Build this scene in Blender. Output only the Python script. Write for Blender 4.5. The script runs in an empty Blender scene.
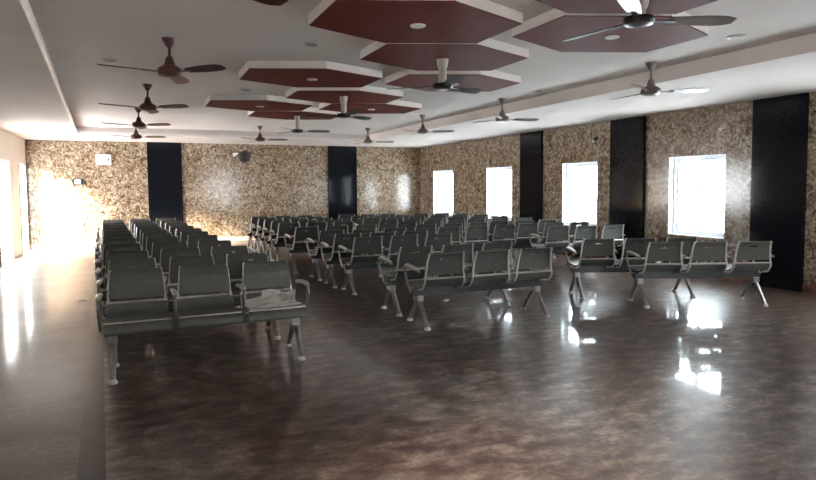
import bpy, math, random
from mathutils import Vector, Matrix
S = bpy.context.scene
C = S.collection
PI = math.pi
rnd = random.Random(7)

# ------------------------------------------------------------------ camera
F_PX, YAW, PITCH, ROLL, CYO = 602.83, 0.42367, 0.0600, -0.00732, -17.38
EYE = 1.5
cy, sy, cp, sp = math.cos(YAW), math.sin(YAW), math.cos(PITCH), math.sin(PITCH)
fw = Vector((sy * cp, cy * cp, -sp)); rt = Vector((cy, -sy, 0)); up = Vector((sy * sp, cy * sp, cp))
cr, sr = math.cos(ROLL), math.sin(ROLL)
r3 = rt * cr + up * sr; u3 = up * cr - rt * sr
cam = bpy.data.cameras.new('camera'); camo = bpy.data.objects.new('camera', cam); C.objects.link(camo)
cam.sensor_fit = 'HORIZONTAL'; cam.sensor_width = 36.0; cam.lens = F_PX / 816 * 36.0
cam.shift_y = CYO / 816; cam.clip_start = 0.05; cam.clip_end = 300
M = Matrix((r3, u3, -fw)).transposed().to_4x4(); M.translation = Vector((0, 0, EYE))
camo.matrix_world = M
S.camera = camo

# ------------------------------------------------------------------ world, sun, exposure
w = bpy.data.worlds.new('hazy_sky'); S.world = w; w.use_nodes = True
bg = w.node_tree.nodes['Background']; bg.inputs[0].default_value = (0.90, 0.96, 1.0, 1); bg.inputs[1].default_value = 12.5
sun = bpy.data.lights.new('sun', 'SUN'); sun.energy = 60.0; sun.angle = math.radians(22); sun.color = (1.0, 0.91, 0.80)
suno = bpy.data.objects.new('sun', sun); C.objects.link(suno)
suno.rotation_euler = Vector((0.70, 0.47, -0.37)).to_track_quat('-Z', 'Y').to_euler()
S.view_settings.view_transform = 'Standard'; S.view_settings.look = 'None'
S.view_settings.exposure = 1.5; S.view_settings.gamma = 1.0; S.view_settings.use_curve_mapping = False
try:
    S.cycles.use_denoising = True; S.cycles.max_bounces = 14; S.cycles.diffuse_bounces = 8
    S.cycles.glossy_bounces = 5; S.cycles.transparent_max_bounces = 12; S.cycles.sample_clamp_indirect = 12
except Exception:
    pass

# ------------------------------------------------------------------ helpers
class MB:
    def __init__(s): s.v = []; s.f = []
    def add(s, vs, fs):
        n = len(s.v); s.v += [tuple(p) for p in vs]; s.f += [tuple(i + n for i in f) for f in fs]; return s
    def box(s, x0, x1, y0, y1, z0, z1):
        return s.add([(x0,y0,z0),(x1,y0,z0),(x1,y1,z0),(x0,y1,z0),(x0,y0,z1),(x1,y0,z1),(x1,y1,z1),(x0,y1,z1)],
                     [(0,3,2,1),(4,5,6,7),(0,1,5,4),(1,2,6,5),(2,3,7,6),(3,0,4,7)])
    def tube(s, pts, r, n=8, flat=None, caps=True):
        pts = [Vector(p) for p in pts]; rs = r if isinstance(r, (list, tuple)) else [r] * len(pts)
        rings = []; ref = None
        for i, p in enumerate(pts):
            t = (pts[min(i+1, len(pts)-1)] - pts[max(i-1, 0)]).normalized()
            if ref is None:
                ref = Vector((1,0,0)) if abs(t.x) < .8 else Vector((0,0,1))
            a = (ref - t * ref.dot(t)).normalized(); b = t.cross(a); ref = a
            k = flat if flat else 1.0
            rings.append([p + a * (rs[i] * math.cos(2*PI*j/n)) + b * (rs[i] * k * math.sin(2*PI*j/n)) for j in range(n)])
        vs = [q for ring in rings for q in ring]; fs = []
        for i in range(len(pts)-1):
            for j in range(n):
                fs.append((i*n+j, i*n+(j+1) % n, (i+1)*n+(j+1) % n, (i+1)*n+j))
        if caps:
            fs.append(tuple(range(n-1, -1, -1))); fs.append(tuple((len(pts)-1)*n + j for j in range(n)))
        return s.add(vs, fs)
    def lathe(s, prof, cx=0, cyy=0, n=20):
        vs = []; fs = []
        for r, z in prof:
            for j in range(n):
                vs.append((cx + r*math.cos(2*PI*j/n), cyy + r*math.sin(2*PI*j/n), z))
        for i in range(len(prof)-1):
            for j in range(n):
                fs.append((i*n+j, i*n+(j+1) % n, (i+1)*n+(j+1) % n, (i+1)*n+j))
        fs.append(tuple(range(n-1, -1, -1))); fs.append(tuple((len(prof)-1)*n + j for j in range(n)))
        return s.add(vs, fs)
    def prism(s, poly, z0, z1):
        n = len(poly)
        vs = [(x, y, z0) for x, y in poly] + [(x, y, z1) for x, y in poly]
        fs = [tuple(range(n-1, -1, -1)), tuple(range(n, 2*n))] + [(i, (i+1) % n, n+(i+1) % n, n+i) for i in range(n)]
        return s.add(vs, fs)
    def plate(s, prof, hw, th, nx=12, skip=()):
        """curved sheet: prof = (y, z) points, hw = half width at each, real thickness th, skip = open cells"""
        m = len(prof); nor = []
        for i in range(m):
            a = prof[max(i-1, 0)]; b = prof[min(i+1, m-1)]
            dy, dz = b[0]-a[0], b[1]-a[1]; L = math.hypot(dy, dz); nor.append((-dz/L, dy/L))
        vs = []
        for sgn in (0.5, -0.5):
            for i in range(m):
                for j in range(nx+1):
                    x = hw[i] * (2*j/nx - 1)
                    vs.append((x, prof[i][0] + nor[i][0]*th*sgn, prof[i][1] + nor[i][1]*th*sgn))
        N = m*(nx+1); idx = lambda i, j: i*(nx+1)+j
        cell = lambda i, j: 0 <= i < m-1 and 0 <= j < nx and (i, j) not in skip
        fs = []
        for i in range(m-1):
            for j in range(nx):
                if not cell(i, j): continue
                a, b, c, d = idx(i,j), idx(i,j+1), idx(i+1,j+1), idx(i+1,j)
                fs.append((a, b, c, d)); fs.append((N+d, N+c, N+b, N+a))
                if not cell(i-1, j): fs.append((b, a, N+a, N+b))
                if not cell(i+1, j): fs.append((d, c, N+c, N+d))
                if not cell(i, j-1): fs.append((a, d, N+d, N+a))
                if not cell(i, j+1): fs.append((c, b, N+b, N+c))
        return s.add(vs, fs)
    def build(s, name, mat, parent=None, smooth=False, loc=None, rotz=0):
        me = bpy.data.meshes.new(name); me.from_pydata(s.v, [], s.f); me.validate(); me.update()
        if smooth:
            me.shade_smooth()
            try: me.set_sharp_from_angle(angle=math.radians(40))
            except Exception: pass
        o = bpy.data.objects.new(name, me); C.objects.link(o); me.materials.append(mat)
        if parent: o.parent = parent
        if loc: o.location = loc
        if rotz: o.rotation_euler = (0, 0, rotz)
        return o

def tag(o, label=None, cat=None, group=None, kind=None):
    if label: o['label'] = label
    if cat: o['category'] = cat
    if group: o['group'] = group
    if kind: o['kind'] = kind
    return o
def thing(name, label, cat, loc=(0,0,0), rotz=0, group=None):
    o = bpy.data.objects.new(name, None); C.objects.link(o); o.empty_display_size = .2
    o.location = loc; o.rotation_euler = (0, 0, rotz)
    return tag(o, label, cat, group)
def kids(o): return [c for c in bpy.data.objects if c.parent == o]
def copy_tree(o, tree, parent=None):
    c = o.copy(); C.objects.link(c)
    if parent: c.parent = parent
    for ch, sub in tree: copy_tree(ch, sub, c)
    return c
def tree_of(o): return [(c, tree_of(c)) for c in kids(o)]

# ------------------------------------------------------------------ materials
def mat(name, col, rough=.5, metal=0., spec=.5, noise=None):
    m = bpy.data.materials.new(name); m.use_nodes = True
    nt = m.node_tree; b = nt.nodes['Principled BSDF']
    b.inputs['Base Color'].default_value = (*col, 1); b.inputs['Roughness'].default_value = rough
    b.inputs['Metallic'].default_value = metal; b.inputs['Specular IOR Level'].default_value = spec
    if noise:
        sc, amt = noise
        tc = nt.nodes.new('ShaderNodeTexCoord'); nz = nt.nodes.new('ShaderNodeTexNoise'); nz.inputs['Scale'].default_value = sc
        nz.inputs['Detail'].default_value = 4
        rp = nt.nodes.new('ShaderNodeValToRGB')
        rp.color_ramp.elements[0].position = .3; rp.color_ramp.elements[1].position = .7
        rp.color_ramp.elements[0].color = (*[c*(1-amt) for c in col], 1); rp.color_ramp.elements[1].color = (*[min(1, c*(1+amt)) for c in col], 1)
        nt.links.new(tc.outputs['Object'], nz.inputs['Vector']); nt.links.new(nz.outputs['Fac'], rp.inputs['Fac'])
        nt.links.new(rp.outputs['Color'], b.inputs['Base Color'])
    return m
def ramp(nt, fac, stops):
    rp = nt.nodes.new('ShaderNodeValToRGB'); e = rp.color_ramp.elements
    while len(e) < len(stops): e.new(.5)
    for k, (p, c) in enumerate(stops): e[k].position = p; e[k].color = (*c, 1)
    nt.links.new(fac, rp.inputs['Fac']); return rp.outputs['Color']
def mixc(nt, fac, a, b, mode='MIX'):
    n = nt.nodes.new('ShaderNodeMix'); n.data_type = 'RGBA'; n.blend_type = mode
    if isinstance(fac, float): n.inputs['Factor'].default_value = fac
    else: nt.links.new(fac, n.inputs['Factor'])
    for sock, v in ((n.inputs['A'], a), (n.inputs['B'], b)):
        if isinstance(v, tuple): sock.default_value = (*v, 1)
        else: nt.links.new(v, sock)
    return n.outputs['Result']
def tex_noise(nt, vec, scale, detail=5, dist=0., rough=.55):
    n = nt.nodes.new('ShaderNodeTexNoise'); n.inputs['Scale'].default_value = scale; n.inputs['Detail'].default_value = detail
    n.inputs['Distortion'].default_value = dist; n.inputs['Roughness'].default_value = rough
    nt.links.new(vec, n.inputs['Vector']); return n.outputs['Fac']
def mapped(nt, scale=(1,1,1), rot=0):
    tc = nt.nodes.new('ShaderNodeTexCoord'); mp = nt.nodes.new('ShaderNodeMapping')
    mp.inputs['Scale'].default_value = scale; mp.inputs['Rotation'].default_value = (0, 0, rot)
    nt.links.new(tc.outputs['Object'], mp.inputs['Vector']); return mp.outputs['Vector']

def granite_wall():
    m = mat('speckled_granite', (.3,.25,.2), .16); nt = m.node_tree; b = nt.nodes['Principled BSDF']
    v = mapped(nt)
    n1 = tex_noise(nt, v, 9.5, 5, 1.6, .62)
    c = ramp(nt, n1, [(.30, (.055,.035,.022)), (.43, (.20,.135,.085)), (.52, (.36,.27,.18)), (.60, (.50,.42,.33)), (.72, (.64,.57,.48))])
    n2 = tex_noise(nt, v, 26, 3, .6)
    c2 = ramp(nt, n2, [(.40, (.35,.30,.26)), (.56, (1,1,1))])
    c = mixc(nt, .65, c, c2, 'MULTIPLY')
    n3 = tex_noise(nt, v, 1.3, 2)
    c3 = ramp(nt, n3, [(.35, (.86,.80,.74)), (.65, (1,1,1))])
    c = mixc(nt, .6, c, c3, 'MULTIPLY')
    nt.links.new(c, b.inputs['Base Color']); return m
def granite_floor(name, stops, scale, rough, coat=.55, base=.34):
    m = mat(name, (.2,.15,.12), base); nt = m.node_tree; b = nt.nodes['Principled BSDF']
    b.inputs['Coat Weight'].default_value = coat; b.inputs['Coat IOR'].default_value = 1.45; b.inputs['Specular IOR Level'].default_value = .4
    v = mapped(nt, (.7, 1.25, 1), .35)
    n1 = tex_noise(nt, v, scale, 7, .15, .66)
    c = ramp(nt, n1, stops)
    v2 = mapped(nt)
    n2 = tex_noise(nt, v2, 30, 3, .5)
    c = mixc(nt, .7, c, ramp(nt, n2, [(.36, (.45,.40,.36)), (.58, (1,1,1))]), 'MULTIPLY')
    n3 = tex_noise(nt, v2, .55, 2, .4)
    c = mixc(nt, .55, c, ramp(nt, n3, [(.42, (.50,.36,.32)), (.58, (1,1,1))]), 'MULTIPLY')
    br = nt.nodes.new('ShaderNodeTexBrick'); br.offset = 0; br.inputs['Scale'].default_value = 1
    br.inputs['Brick Width'].default_value = 1.2; br.inputs['Row Height'].default_value = .9; br.inputs['Mortar Size'].default_value = .0022
    br.inputs['Color1'].default_value = (1,1,1,1); br.inputs['Color2'].default_value = (.90,.90,.90,1); br.inputs['Mortar'].default_value = (.62,.58,.55,1)
    nt.links.new(v2, br.inputs['Vector'])
    c = mixc(nt, 1.0, c, br.outputs['Color'], 'MULTIPLY')
    nt.links.new(c, b.inputs['Base Color'])
    rr = nt.nodes.new('ShaderNodeMapRange'); rr.inputs['To Min'].default_value = rough*.6; rr.inputs['To Max'].default_value = rough*1.8
    nt.links.new(tex_noise(nt, v2, 2.2, 4), rr.inputs['Value']); nt.links.new(rr.outputs[0], b.inputs['Coat Roughness'])
    return m

MW = granite_wall()
MF = granite_floor('brown_polished_granite', [(.34, (.042,.023,.018)), (.45, (.110,.073,.058)), (.54, (.185,.140,.117)), (.66, (.34,.285,.245))], 6.5, .045)
MFL = granite_floor('beige_polished_granite', [(.32, (.065,.051,.042)), (.5, (.102,.084,.071)), (.68, (.145,.120,.10))], 1.6, .09, .22, .5)
MSTRIPE = mat('dark_grey_granite', (.030,.025,.022), .35, 0, .2, noise=(12, .18))
MCEIL = mat('ceiling_paint', (.67,.60,.56), .75, noise=(.9, .05))
MWHITE = mat('white_gloss_paint', (.78,.72,.68), .45, noise=(3, .03))
MRED = mat('dark_red_paint', (.125,.018,.012), .6, 0, .1, noise=(2.5, .15))
MBLACK = mat('black_granite', (.005,.006,.009), .09, 0, .16, noise=(40, .5))
MFRAME = mat('white_window_frame', (.78,.80,.82), .35, noise=(4, .03))
MGRILL = mat('iron_window_grill', (.10,.10,.11), .5, noise=(6, .2))
MSKIRT = mat('red_brown_skirting', (.16,.07,.05), .2, noise=(14, .4))
MPALE = mat('pale_skirting', (.62,.50,.42), .25, noise=(9, .2))
MSTEEL = mat('grey_perforated_steel', (.098,.101,.090), .46, .25, noise=(25, .10))
MBEAM = mat('dark_steel_beam', (.040,.043,.042), .4, .4, noise=(20, .2))
MCHROME = mat('brushed_steel_tube', (.56,.53,.50), .30, .4, noise=(30, .12))
MLEG = mat('grey_steel_leg', (.27,.255,.24), .35, .6, noise=(20, .15))
MFOOT = mat('pale_plastic_foot', (.55,.51,.47), .5, noise=(20, .1))
MFANB = mat('brown_fan_enamel', (.085,.030,.026), .35, .2, noise=(8, .15))
MFAND = mat('dark_fan_enamel', (.030,.022,.020), .3, .2, noise=(8, .15))
MFANW = mat('ivory_fan_enamel', (.50,.44,.39), .3, .1, noise=(8, .08))
MFANG = mat('grey_brown_fan_enamel', (.19,.155,.14), .28, .3, noise=(8, .1))
MLAMP = mat('white_lamp_lens', (.55,.50,.47), .4, noise=(5, .04))
MPAPER = mat('white_paper', (.62,.60,.56), .8, noise=(18, .12))
MPLASTIC = mat('white_plastic', (.80,.78,.75), .4, noise=(6, .03))
MDARKP = mat('dark_plastic', (.02,.018,.016), .4, noise=(12, .2))
mg = bpy.data.materials.new('window_glass'); mg.use_nodes = True; nt = mg.node_tree
nt.nodes.remove(nt.nodes['Principled BSDF']); out = nt.nodes['Material Output']
tr = nt.nodes.new('ShaderNodeBsdfTransparent'); tr.inputs[0].default_value = (.94,.97,.98,1)
gl = nt.nodes.new('ShaderNodeBsdfGlossy'); gl.inputs['Roughness'].default_value = .03
mx = nt.nodes.new('ShaderNodeMixShader'); fr = nt.nodes.new('ShaderNodeLayerWeight'); pw = nt.nodes.new('ShaderNodeMath'); pw.operation = 'POWER'; pw.inputs[1].default_value = 5
fr.inputs[0].default_value = .5; ma = nt.nodes.new('ShaderNodeMath'); ma.operation = 'MULTIPLY_ADD'; ma.inputs[1].default_value = .6; ma.inputs[2].default_value = .035
nt.links.new(fr.outputs['Facing'], pw.inputs[0]); nt.links.new(pw.outputs[0], ma.inputs[0]); nt.links.new(ma.outputs[0], mx.inputs[0]); nt.links.new(tr.outputs[0], mx.inputs[1]); nt.links.new(gl.outputs[0], mx.inputs[2])
nt.links.new(mx.outputs[0], out.inputs[0]); MGLASS = mg
# printed newspaper: columns of grey text lines on pale paper
mn = mat('newsprint', (.6,.58,.54), .85); nt = mn.node_tree
vv = mapped(nt, (1,1,1)); wv = nt.nodes.new('ShaderNodeTexWave'); wv.bands_direction = 'Y'; wv.inputs['Scale'].default_value = 22; wv.inputs['Distortion'].default_value = .6
nt.links.new(vv, wv.inputs['Vector'])
cc = mixc(nt, .8, ramp(nt, wv.outputs['Fac'], [(.35, (.72,.70,.68)), (.6, (1,1,1))]), ramp(nt, tex_noise(nt, vv, 9, 3), [(.40, (.5,.48,.46)), (.52, (1,1,1))]), 'MULTIPLY')
cc = mixc(nt, 1.0, (.86,.84,.80), cc, 'MULTIPLY'); nt.links.new(cc, nt.nodes['Principled BSDF'].inputs['Base Color'])

# ------------------------------------------------------------------ room shell
XL, XR, YF, YB = -2.46, 8.39, 17.59, -6.0
ZS, ZC = 2.73, 2.90
TH = .22
def st(o): return tag(o, kind='structure')
STX0, STX1 = -.32, -.185
slx = lambda x34, y: x34 - .046*(y - 3.4)          # the stripe runs slightly askew to the walls
Y0, Y1 = YB-TH, YF+TH
st(MB().prism([(slx(STX1, Y0), Y0), (XR+TH, Y0), (XR+TH, Y1), (slx(STX1, Y1), Y1)], -.2, 0).build('floor', MF))
st(MB().prism([(XL-TH, Y0), (slx(STX0, Y0), Y0), (slx(STX0, Y1), Y1), (XL-TH, Y1)], -.2, 0).build('floor_walkway', MFL))
st(MB().prism([(slx(STX0, Y0), Y0), (slx(STX1, Y0), Y0), (slx(STX1, Y1), Y1), (slx(STX0, Y1), Y1)], -.2, 0).build('trim_floor_stripe', MSTRIPE))

def wall_along_y(x0, x1, y0, y1, z1, openings, name, m):
    b = MB(); y = y0
    for (a, c, z0, zt) in sorted(openings):
        b.box(x0, x1, y, a, 0, z1)
        if z0 > 0: b.box(x0, x1, a, c, 0, z0)
        b.box(x0, x1, a, c, zt, z1); y = c
    b.box(x0, x1, y, y1, 0, z1)
    return st(b.build(name, m))
WZ0, WZ1 = .64, 1.97
RW = [(.55,1.65), (3.55,4.65), (6.55,7.65), (9.42,10.50), (12.42,13.58), (15.42,16.68)]
wall_along_y(XR, XR+TH, YB-TH, YF+TH, 3.1, [(a, c, WZ0, WZ1) for a, c in RW], 'wall_right', MW)
LD = [(14.05,15.35), (16.55,17.42)]
LW = [(-1.2,.0)]  # unseen window, added to brighten the near end of the hall
MLW = mat('cream_wall_paint', (.62,.55,.48), .5, noise=(2, .04))
wall_along_y(XL-TH, XL, YB-TH, YF+TH, 3.1, [(a, c, 0.0, 2.12) for a, c in LD] + [(a, c, .5, 2.12) for a, c in LW], 'wall_left', MLW)
st(MB().box(XL, XR, YF, YF+TH, 0, 3.1).build('wall_far', MW))
# wall behind the viewpoint, with an unseen opening added to let in daylight
BW = [(4.6,5.8)]
b = MB(); x = XL
for a, c in BW:
    b.box(x, a, YB-TH, YB, 0, 3.1); b.box(a, c, YB-TH, YB, 0, .7); b.box(a, c, YB-TH, YB, 2.1, 3.1); x = c
b.box(x, XR, YB-TH, YB, 0, 3.1); st(b.build('wall_back', MLW))

# tray ceiling: lower margin round a raised centre
TX1, TY0, TY1 = 5.82, -4.2, 15.45
tx = lambda y: -.65 - .049*(y - 4.68)
b = MB()
b.prism([(XL, YB), (tx(YB), YB), (tx(YF), YF), (XL, YF)], ZS, 3.1); b.box(TX1, XR, YB, YF, ZS, 3.1)
b.prism([(tx(TY1), TY1), (TX1, TY1), (TX1, YF), (tx(YF), YF)], ZS, 3.1)
b.prism([(tx(YB), YB), (TX1, YB), (TX1, TY0), (tx(TY0), TY0)], ZS, 3.1)
st(b.build('trim_ceiling_margin', MCEIL))
st(MB().prism([(tx(TY0), TY0), (TX1, TY0), (TX1, TY1), (tx(TY1), TY1)], ZC, 3.1).build('ceiling', MCEIL))
# thin white moulding along the step
b = MB(); e = .03
b.prism([(tx(TY0), TY0), (tx(TY0)+e, TY0), (tx(TY1)+e, TY1), (tx(TY1), TY1)], ZS+.002, ZS+.06)
b.prism([(tx(TY1)+e, TY1-e), (TX1, TY1-e), (TX1, TY1), (tx(TY1)+e, TY1)], ZS+.002, ZS+.06)
st(b.build('trim_ceiling_edge', MWHITE))

# black granite pilasters
n = 0
for a, c in [(5.30,6.08), (8.18,9.01), (11.18,11.99)]:
    n += 1; st(MB().box(XR-.06, XR, a, c, 0, ZS).build('trim_pilaster_%d' % n, MBLACK))
for a, c in [(.31,1.17), (5.30,6.20)]:
    n += 1; st(MB().box(a, c, YF-.06, YF, 0, ZS).build('trim_pilaster_%d' % n, MBLACK))
# skirting
b = MB(); y = YB
for a, c in [(5.30,6.08), (8.18,9.01), (11.18,11.99), (YF, YF)]:
    if a > y: b.box(XR-.02, XR, y, a, 0, .11)
    y = c
st(b.build('baseboard_right', MSKIRT))
b = MB(); b.box(XL, .31, YF-.02, YF, 0, .11); b.box(1.17, 5.30, YF-.02, YF, 0, .11); b.box(6.20, XR-.02, YF-.02, YF, 0, .11)
st(b.build('baseboard_far', MPALE))

# windows in the granite wall
def window(i, a, c, z0, z1, xo, sgn):
    """sliding two-leaf window set into the outer half of the wall; xo = inner face, sgn = outward"""
    X = lambda d: xo + sgn*d
    bx = lambda bb, d0, d1, y0, y1, q0, q1: bb.box(min(X(d0), X(d1)), max(X(d0), X(d1)), y0, y1, q0, q1)
    f = MB(); t = .05
    bx(f, .10, .17, a, a+t, z0, z1); bx(f, .10, .17, c-t, c, z0, z1); bx(f, .10, .17, a+t, c-t, z0, z0+t); bx(f, .10, .17, a+t, c-t, z1-t, z1)
    w_ = st(f.build('window_%d' % i, MFRAME))
    mid = (a+c)/2
    for (p, q, d) in ((a+t, mid+.02, .115), (mid-.02, c-t, .14)):
        sh = MB(); s_ = .035
        bx(sh, d, d+.02, p, p+s_, z0+t, z1-t); bx(sh, d, d+.02, q-s_, q, z0+t, z1-t)
        bx(sh, d, d+.02, p+s_, q-s_, z0+t, z0+t+s_); bx(sh, d, d+.02, p+s_, q-s_, z1-t-s_, z1-t)
        so = sh.build('window_sash', MFRAME, w_)
        g = MB(); bx(g, d+.008, d+.012, p+s_, q-s_, z0+t+s_, z1-t-s_); g.build('pane', MGLASS, so)
    lv = MB(); bx(lv, .001, .10, a, a+.008, z0+.012, z1); bx(lv, .001, .10, c-.008, c, z0+.012, z1); bx(lv, .001, .10, a+.008, c-.008, z1-.008, z1)
    lv.build('window_reveal', MFRAME, w_)
    g = MB()
    for k in range(1, 5):
        yy = a + (c-a)*k/5; bx(g, .190, .204, yy-.008, yy+.008, z0, z1)
    for k in range(1, 5):
        zz = z0 + (z1-z0)*k/5; bx(g, .188, .206, a, c, zz-.008, zz+.008)
    g.build('window_grill', MGRILL, w_)
    sl = MB(); bx(sl, -.015, .10, a-.03 if a > 0 else a, c+.03, z0-.03, z0+.004)
    sl2 = MB(); bx(sl2, .0, .10, a, c, z0, z0+.012); sl2.build('window_sill', MFRAME, w_)
    return w_
for i, (a, c) in enumerate(RW): window(i+1, a, c, WZ0, WZ1, XR, 1)
for i, (a, c) in enumerate(LW): window(i+7, a, c, .5, 2.12, XL, -1)
# open doorways in the opposite wall
for i, (a, c) in enumerate(LD):
    f = MB(); t = .06
    f.box(XL-.16, XL+.015, a, a+t, 0, 2.12); f.box(XL-.16, XL+.015, c-t, c, 0, 2.12); f.box(XL-.16, XL+.015, a+t, c-t, 2.06, 2.12)
    d = st(f.build('door_%d' % (i+1), MFRAME))
    MB().box(XL-.2, XL-.02, a+t, c-t, 0, .02).build('door_threshold', MPALE, d)

# ------------------------------------------------------------------ hexagonal ceiling panels
ZU = 2.81
HEX = [((2.12,4.51), 'largest in view, first from the camera, with a round lamp'), ]
def hexa(cx, cyy, hw, v, e, n):
    return [(cx-hw, cyy-e), (cx, cyy-v), (cx+hw, cyy-e), (cx+hw, cyy+e), (cx, cyy+v), (cx-hw, cyy+e)]
HEXES = [
 ((2.12,4.52), 'big dark red hexagonal ceiling panel with a lamp, without a fan, white edged', 'round lamp in the big red panel, the closest complete one'),
 ((2.95,5.60), 'dark red hexagonal ceiling panel carrying the ceiling fan with the long pale rod', False),
 ((1.98,7.24), 'dark red hexagonal ceiling panel with lamp beside the bare ceiling strip, bright white tip', 'round lamp in the red panel beside the bare ceiling strip'),
 ((3.76,6.90), 'dark red hexagonal ceiling panel half hidden behind the fan with the long pale rod', 'round lamp in the red panel behind the long pale fan rod'),
 ((2.85,8.56), 'dark red hexagonal ceiling panel with a fan, midway down the hall', False),
 ((1.86,9.95), 'small-looking dark red hexagonal ceiling panel with lamp, beside the brown fans', 'round lamp in the small-looking red panel beside the brown fans'),
 ((3.67,9.66), 'dark red hexagonal ceiling panel with lamp just beyond the midway fan', 'round lamp in the red panel just beyond the midway fan'),
 ((2.72,11.06), 'last dark red hexagonal ceiling panel, closest to the far wall, holding a small fan', False),
 ((3.87,4.20), 'dark red hexagonal ceiling panel behind the big grey fan blades, with white near edge', 'round lamp in the red panel behind the big grey fan'),
 ((3.05,3.10), 'dark red hexagonal ceiling panel cut off by the top of the picture', False)]
for (cx, cyy), lab, lamp in HEXES:
    t = thing('hexagonal_ceiling_panel', lab, 'ceiling panel', (cx, cyy, ZU), 0, 'hexagonal ceiling panels')
    dx = -.055 * 0
    MB().prism(hexa(0, 0, .795, .675, .36, 6), .008, ZC-ZU+.001).build('rim', MWHITE, t)
    MB().prism(hexa(0, 0, .788, .669, .357, 6), 0, .008).build('underside', MRED, t)
    if lamp:
        l = thing('downlight', lamp, 'ceiling light', (cx+.02, cyy, ZU), 0, 'lamps in the red panels')
        MB().lathe([(.056, -.012), (.064, -.006), (.064, .001)], n=24).build('trim_ring', MWHITE, l, True)
        MB().lathe([(.042, -.014), (.048, -.009)], n=24).build('lens', MLAMP, l, True)
for (x, y), lab in [((1.62,5.85), 'round flush lamp in pale ceiling beside the two big red panels'),
                    ((1.49,8.90), 'round flush lamp in pale ceiling beyond the bright tipped red panel'),
                    ((5.52,7.45), 'round flush lamp in pale ceiling between red panels and windows, midway'),
                    ((5.25,4.02), 'round flush lamp in pale ceiling between the big grey fan and the ceiling step'),
                    ((-.21,7.41), 'round flush lamp in pale ceiling near the brown fans')]:
    l = thing('downlight', lab, 'ceiling light', (x, y, ZC), 0, 'lamps in the pale ceiling')
    MB().lathe([(.075, -.012), (.085, -.006), (.085, .001)], n=20).build('trim_ring', MFANW, l, True)
    MB().lathe([(.055, -.015), (.062, -.008)], n=20).build('lens', MFANG, l, True)

# ------------------------------------------------------------------ ceiling fans
def make_fan(name, lab, x, y, ztop, zb, ang, mb, mrod, mbl, R=.62, rr=.014):
    t = thing(name, lab, 'fan', (x, y, ztop), 0, 'ceiling fans')
    D = ztop - zb
    sh = rr > .015
    MB().lathe([(rr, -.09), (rr*1.25, -.07), (rr*1.5, -.01), (rr*1.5, 0)] if sh else [(.018, -.085), (.03, -.075), (.062, -.02), (.066, 0)], n=18).build('canopy', mrod if sh else mb, t, True)
    MB().lathe([(rr, -D+(.0 if sh else .05)), (rr, -.07)], n=12).build('rod', mrod, t, True)
    MB().lathe([(.05, -D-.07), (.095, -D-.06), (.11, -D-.035), (.10, -D-.012), (.05, -D), (rr*.9, -D+.004)] if sh else [(.05, -D-.075), (.10, -D-.062), (.115, -D-.03), (.105, -D), (.05, -D+.035), (.032, -D+.10), (.02, -D+.115)], n=22).build('motor', mb, t, True)
    for k in range(3):
        a = ang + k*2*PI/3
        bl = MB(); m = 9; vs = []; fs = []
        for q in range(m):
            f = q/(m-1); r = .20 + (R-.20)*f
            hw = .045 + .022*math.sin(PI*min(1, f*1.15)*.62)
            if q == m-1: hw *= .55
            if q == m-2: hw *= .92
            tilt = .22
            for sg in (-1, 1):
                for zz in (0, .006):
                    vs.append((r, sg*hw, -D-.035 + -sg*hw*tilt + zz))
        for q in range(m-1):
            o = q*4; p = o+4
            fs += [(o, p, p+2, o+2), (o+1, o+3, p+3, p+1), (o, o+1, p+1, p), (o+2, p+2, p+3, o+3)]
        fs += [(0, 2, 3, 1), ((m-1)*4, (m-1)*4+1, (m-1)*4+3, (m-1)*4+2)]
        bl.add(vs, fs)
        bo = bl.build('blade', mbl, t, False, None, a)
        br = MB().box(.09, .25, -.018, .018, -D-.04, -D-.032); br.build('blade_bracket', mb, bo)
    return t
d2 = math.radians
make_fan('ceiling_fan', 'brown ceiling fan, first of the brown row over the aisle, with blade spread wide', .33, 6.15, ZC, 2.62, d2(-46), MFANB, MFANB, MFANB)
make_fan('ceiling_fan', 'brown ceiling fan, second in the brown row over the facing seats', .19, 8.95, ZC, 2.62, d2(-40), MFANB, MFANB, MFANB)
make_fan('ceiling_fan', 'brown ceiling fan, third in the brown row, against the ceiling step', .09, 11.6, ZC, 2.63, d2(-38), MFANB, MFANB, MFANB)
make_fan('ceiling_fan', 'brown ceiling fan, smallest of the brown row, in front of the far ceiling step', .05, 14.1, ZC, 2.62, d2(-24), MFANB, MFANB, MFANB)
make_fan('ceiling_fan', 'brown ceiling fan mostly above the picture, only one blade tip showing', .30, 3.30, ZC, 2.62, d2(30), MFANB, MFANB, MFANB)
make_fan('ceiling_fan', 'large grey ceiling fan with thick ivory rod at the top of the picture', 3.25, 3.25, ZU, 2.68, d2(-22), MFAND, MFANW, MFANG, .68, .048)
make_fan('ceiling_fan', 'ceiling fan with long pale rod and dark blades, hanging from a red panel', 2.94, 5.62, ZU, 2.57, d2(20), MFAND, MFANW, MFAND, .60, .042)
make_fan('ceiling_fan', 'dark ceiling fan with pale rod on the midway red panel', 2.80, 8.45, ZU, 2.57, d2(30), MFAND, MFANW, MFAND, .60, .040)
make_fan('ceiling_fan', 'dark ceiling fan on the last red panel near the far wall', 2.76, 11.05, ZU, 2.57, d2(-8), MFAND, MFANW, MFAND, .60, .036)
make_fan('ceiling_fan', 'small reddish ceiling fan between the last red panel and far wall', 2.63, 14.0, ZC, 2.62, d2(-20), MFANB, MFANB, MFANB)
make_fan('ceiling_fan', 'grey brown ceiling fan with a gleaming blade, closest of the row by the windows', 5.45, 5.25, ZC, 2.60, d2(-32), MFANG, MFANG, MFANG)
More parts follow.
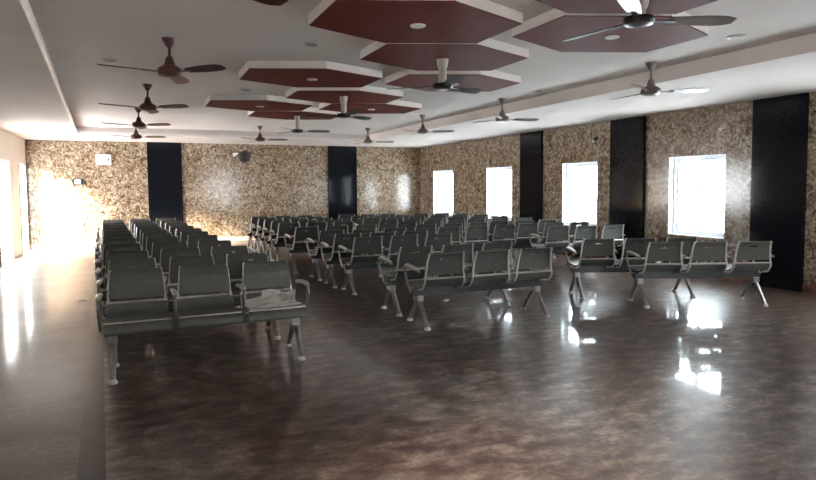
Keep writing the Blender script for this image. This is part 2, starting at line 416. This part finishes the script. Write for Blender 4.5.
make_fan('ceiling_fan', 'grey brown ceiling fan, second of the row by the windows, one blade outstretched', 5.42, 8.30, ZC, 2.60, d2(-12), MFANG, MFANG, MFANG)
make_fan('ceiling_fan', 'grey brown ceiling fan, third of the row by the windows', 5.18, 10.75, ZC, 2.60, d2(-34), MFANG, MFANG, MFANG)
make_fan('ceiling_fan', 'grey brown ceiling fan at the far end of the row by the windows', 5.10, 13.6, ZC, 2.60, d2(-20), MFANG, MFANG, MFANG)

# ------------------------------------------------------------------ waiting benches (local: x along the bench, faces +y)
PITCH_X, NX = .55, 14
def make_bench():
    t = thing('waiting_bench', 'x', 'bench')
    b = MB(); b.box(-.80, .80, -.05, .03, .325, .385); b.build('beam', MBEAM, t)
    for sx in (-.74, .74):
        l = MB()
        l.box(sx-.035, sx+.035, -.075, .055, .27, .327)
        for sg in (-1, 1):
            l.tube([(sx, -.01+sg*.012, .30), (sx, -.01+sg*.10, .20), (sx, -.01+sg*.245, .022)], [.030, .027, .022], 10, .75)
        lo = l.build('leg', MLEG, t, True)
        for sg in (-1, 1):
            MB().lathe([(.034, 0), (.036, .012), (.024, .032)], sx, -.01+sg*.247, 14).build('foot_cap', MFOOT, lo, True)
    for k in (-1, 0, 1):
        cx = k*PITCH_X
        prof = [(-.268, .525), (-.258, .492), (-.238, .463), (-.20, .442), (-.12, .430), (0, .430), (.10, .440), (.17, .450), (.205, .449), (.228, .436), (.238, .412), (.236, .388)]
        s = MB().plate(prof, [.236]*3 + [.243]*2 + [.247]*7, .012, NX)
        s.build('seat', MSTEEL, t, True, (cx, 0, 0))
        br = MB(); br.box(-.20, .20, -.09, .07, .384, .424)
        bp = [(-.252, .572), (-.256, .60), (-.262, .64), (-.271, .70), (-.280, .730), (-.287, .748), (-.296, .772), (-.308, .792), (-.320, .803)]
        hw = [.216, .217, .215, .210, .207, .205, .203, .199, .190]
        bo = MB().plate(bp, hw, .012, NX, {(4, 6), (4, 7), (4, 5), (4, 8)}).build('backrest', MSTEEL, t, True, (cx, 0, 0))
        fr_ = MB()
        for sg in (-1, 1):
            fr_.tube([(sg*.232, -.12, .405), (sg*.232, -.225, .425), (sg*.230, -.285, .50), (sg*.216, -.283, .60), (sg*.206, -.301, .72), (sg*.195, -.333, .806)], .011, 8)
        fr_.tube([(-.240, -.278, .540), (.240, -.278, .540)], .009, 8)
        fr_.build('back_frame', MCHROME, t, True, (cx, 0, 0))
        MB().tube([(-.246, .196, .459), (.246, .196, .459)], .007, 6).build('seat_edge', MCHROME, t, True, (cx, 0, 0))
        br.build('seat_bracket', MBEAM, t, False, (cx, 0, 0))
    for k in range(4):
        cx = (k-1.5)*PITCH_X
        a = MB().tube([(cx, -.262, .612), (cx, -.10, .632), (cx, .09, .640), (cx, .155, .622), (cx, .172, .575), (cx, .13, .50), (cx, .05, .42), (cx, -.01, .37)], .0135, 8, 1.2)
        ao = a.build('armrest', MLEG, t, True)
        p = MB().tube([(cx, -.20, .630), (cx, -.05, .648), (cx, .09, .654), (cx, .150, .641)], [.020, .024, .024, .017], 10, .55)
        p.build('arm_pad', MCHROME, ao, True)
    return t
proto = make_bench(); ptree = tree_of(proto)
first = [True]
def bench(x, y, rz, lab, grp):
    if first[0]: o = proto; first[0] = False
    else: o = copy_tree(proto, ptree)
    o.location = (x, y, 0); o.rotation_euler = (0, 0, rz); tag(o, lab, 'bench', grp); return o
ORD = ['first', 'second', 'third', 'fourth', 'fifth', 'sixth', 'seventh', 'eighth', 'ninth', 'tenth', 'eleventh', 'twelfth', 'thirteenth']
# block facing the camera
LX = .535
yl = [5.33, 6.15, 7.05, 7.95, 8.95, 9.80, 10.55, 11.45, 12.40, 13.40, 14.65]
for i, y in enumerate(yl):
    lab = ('grey steel three-seat bench facing the camera, newspaper lying on one seat' if i == 0 else
           'grey steel three-seat bench facing the camera, %s row behind the newspaper bench' % ORD[i-1])
    bench(LX + rnd.uniform(-.02, .02)*(i > 0) - .052*(y-5.33), y, PI + rnd.uniform(-.01, .01)*(i > 0), lab, 'benches facing the camera')
# middle block, backs to the camera
ym = [5.82, 6.60, 8.14, 8.80, 9.60, 10.65, 11.90, 12.65, 13.40, 14.15, 15.00]
for i, y in enumerate(ym):
    lab = ('grey steel bench turned away, standing first in the middle block beside the aisle' if i == 0 else
           'grey steel bench turned away, %s from the front in the column beside the aisle' % ORD[i])
    bench(3.49 - (.10 if i > 2 else 0) - (.12 if i > 4 else 0) + rnd.uniform(-.02, .02)*(i > 1), y, (-.045 if i == 0 else rnd.uniform(-.02, .02)), lab, 'benches turned away, aisle column')
ym2 = [9.35, 10.25, 11.15, 12.05, 12.95, 13.85, 14.75]
for i, y in enumerate(ym2):
    bench(5.40 + rnd.uniform(-.03, .03), y, rnd.uniform(-.05, 0), 'grey steel bench turned away, %s from the front in the second column from the aisle' % ORD[i], 'benches turned away, second column')
ym3 = [8.45, 9.45, 10.4, 11.3, 12.2, 13.1, 14.0]
for i, y in enumerate(ym3):
    bench(7.15 + rnd.uniform(-.03, .03) - (.1 if i == 0 else 0), y, -.12 + rnd.uniform(-.03, .03), 'grey steel bench turned away, %s from the front in the column along the windows' % ORD[i], 'benches turned away, window column')
# two skewed benches by the windows
bench(6.42, 5.40, d2(-22), 'grey steel bench standing askew, closest to the big black pilaster', 'skewed benches near the windows')
bench(6.08, 6.17, d2(-22), 'grey steel bench standing askew just behind the one closest to the black pilaster', 'skewed benches near the windows')

# ------------------------------------------------------------------ newspaper, scraps
def sheet(w_, d_, nx, ny, zf, th=.003):
    vs = []; fs = []
    for s_ in (0, 1):
        for j in range(ny+1):
            for i in range(nx+1):
                x = -w_/2 + w_*i/nx; y = -d_/2 + d_*j/ny
                vs.append((x, y, zf(x, y) + s_*th))
    N = (nx+1)*(ny+1); id_ = lambda i, j: j*(nx+1)+i
    for j in range(ny):
        for i in range(nx):
            a, b_, c, d_2 = id_(i,j), id_(i+1,j), id_(i+1,j+1), id_(i,j+1)
            fs += [(d_2, c, b_, a), (N+a, N+b_, N+c, N+d_2)]
    for i in range(nx):
        fs += [(id_(i,0), id_(i+1,0), N+id_(i+1,0), N+id_(i,0)), (id_(i+1,ny), id_(i,ny), N+id_(i,ny), N+id_(i+1,ny))]
    for j in range(ny):
        fs += [(id_(0,j+1), id_(0,j), N+id_(0,j), N+id_(0,j+1)), (id_(nx,j), id_(nx,j+1), N+id_(nx,j+1), N+id_(nx,j))]
    return MB().add(vs, fs)
np_ = thing('newspaper', 'crumpled open newspaper lying on the end seat of the front facing bench', 'newspaper', (LX+.55, 5.29, .462), 0)
sheet(.45, .30, 16, 12, lambda x, y: .010 + .007*math.sin(x*21+1)+.006*math.sin(y*26+x*9) + .35*max(0, -y-.03)).build('page', mn, np_, True, (-.015, .02, 0), PI+.06)
sheet(.30, .24, 12, 10, lambda x, y: .040 + .012*math.sin(x*25)+.008*math.cos(y*30-x*12) + .55*max(0, -y-.01)).build('page', mn, np_, True, (.04, .03, .006), PI-.3)
tag(sheet(.09, .07, 4, 3, lambda x, y: .003+.004*math.sin(x*50)+.004*math.cos(y*60)+.004).build('paper_scrap', MPAPER, None, True, (3.66, 6.93, 0), .5), 'white paper scrap on brown floor beside the first bench turned away', 'paper scrap')
dr = thing('floor_drain', 'small square pale drain cover in the bare walkway floor', 'drain cover', (-.70, 9.17, 0))
b = MB(); b.box(-.07, .07, -.07, -.045, 0, .006); b.box(-.07, .07, .045, .07, 0, .006); b.box(-.07, -.045, -.045, .045, 0, .006); b.box(.045, .07, -.045, .045, 0, .006)
b.build('drain_frame', MPLASTIC, dr)
b = MB()
for k in range(4): b.box(-.045, .045, -.04+k*.022, -.028+k*.022, 0, .005)
b.build('drain_grate', MLEG, dr)

# ------------------------------------------------------------------ fittings on the walls
e = thing('distribution_box', 'white electrical box high on the speckled far wall', 'electrical box', (-.73, YF, 2.25))
MB().box(-.18, .18, -.07, 0, -.135, .135).build('box_body', MPLASTIC, e)
MB().box(-.165, .165, -.078, -.07, -.12, .12).build('box_door', MPLASTIC, e)
MB().box(.10, .13, -.086, -.078, -.03, .03).build('latch', MDARKP, e)
e = thing('switch_panel', 'small dark edged switch panel below the white electrical box', 'switch panel', (-1.33, YF, 1.68))
MB().box(-.13, .13, -.03, 0, -.075, .075).build('panel_plate', MDARKP, e)
MB().box(-.075, .06, -.036, -.03, -.055, .055).build('panel_cover', MPLASTIC, e)
for k in range(3): MB().box(-.05+k*.038, -.025+k*.038, -.042, -.036, -.02, .02).build('switch_rocker', MPLASTIC, e)
e = thing('wall_fan', 'dark wall fan on a pale arm high on the speckled far wall', 'fan', (2.70, YF, 2.43))
MB().box(-.17, -.07, -.02, 0, -.05, .05).build('wall_bracket', MPLASTIC, e)
MB().tube([(-.12, -.02, .0), (-.10, -.12, .03), (.02, -.18, .0)], .018, 8).build('arm', MPLASTIC, e, True)
MB().tube([(.0, -.15, .01), (.10, -.24, -.05)], [.085, .09], 14).build('motor', MDARKP, e, True)
hd = MB(); axis = Vector((.55, -.70, -.40)).normalized(); ctr = Vector((.12, -.27, -.07))
ax = axis.cross(Vector((0,0,1))).normalized(); ay = axis.cross(ax)
ring = lambda r, off: [ctr + axis*off + ax*(r*math.cos(q*PI/12)) + ay*(r*math.sin(q*PI/12)) for q in range(25)]
for r, off in ((.17, 0), (.165, .05), (.11, .065), (.06, .07), (.165, -.04), (.10, -.055)): hd.tube(ring(r, off), .007, 6, None, False)
for q in range(24):
    dv = ax*math.cos(q*PI/12) + ay*math.sin(q*PI/12)
    hd.tube([ctr+axis*.07+dv*.02, ctr+axis*.065+dv*.11, ctr+axis*.05+dv*.165, ctr+dv*.172, ctr-axis*.04+dv*.165, ctr-axis*.055+dv*.09], .0055, 5)
hd.build('fan_cage', MDARKP, e, True)
for q in range(3):
    a0 = q*2*PI/3; d0 = ax*math.cos(a0) + ay*math.sin(a0); d1 = axis.cross(d0)
    P = [ctr + d0*.02 - d1*.02, ctr + d0*.14 - d1*.065 - axis*.015, ctr + d0*.145 + d1*.05 + axis*.015, ctr + d0*.02 + d1*.02]
    MB().add([p for p in P] + [p + axis*.004 for p in P], [(3,2,1,0), (4,5,6,7), (0,1,5,4), (1,2,6,5), (2,3,7,6), (3,0,4,7)]).build('blade', MDARKP, e)
for (yy, zz, lab) in [(9.45, 2.42, 'small black bulb holder on the granite wall above a window, between black pilasters'),
                      (6.60, 2.40, 'small pale bulb holder on the granite wall beside the big black pilaster')]:
    e = thing('bulb_holder', lab, 'light fitting', (XR, yy, zz), 0, 'bulb holders on the granite wall')
    dk = 'black' in lab.split()[1]
    MB().tube([(0, 0, 0), (-.012, 0, 0)], .045, 14).build('wall_plate', MDARKP if dk else MFANW, e, True)
    MB().tube([(-.01, 0, 0), (-.05, 0, -.01), (-.07, 0, -.035)], [.022, .024, .02], 10).build('socket', MDARKP if dk else MFANW, e, True)
    MB().tube([(-.068, 0, -.033), (-.085, 0, -.055), (-.10, 0, -.078)], [.015, .032, .012], 12).build('bulb', MPLASTIC, e, True)
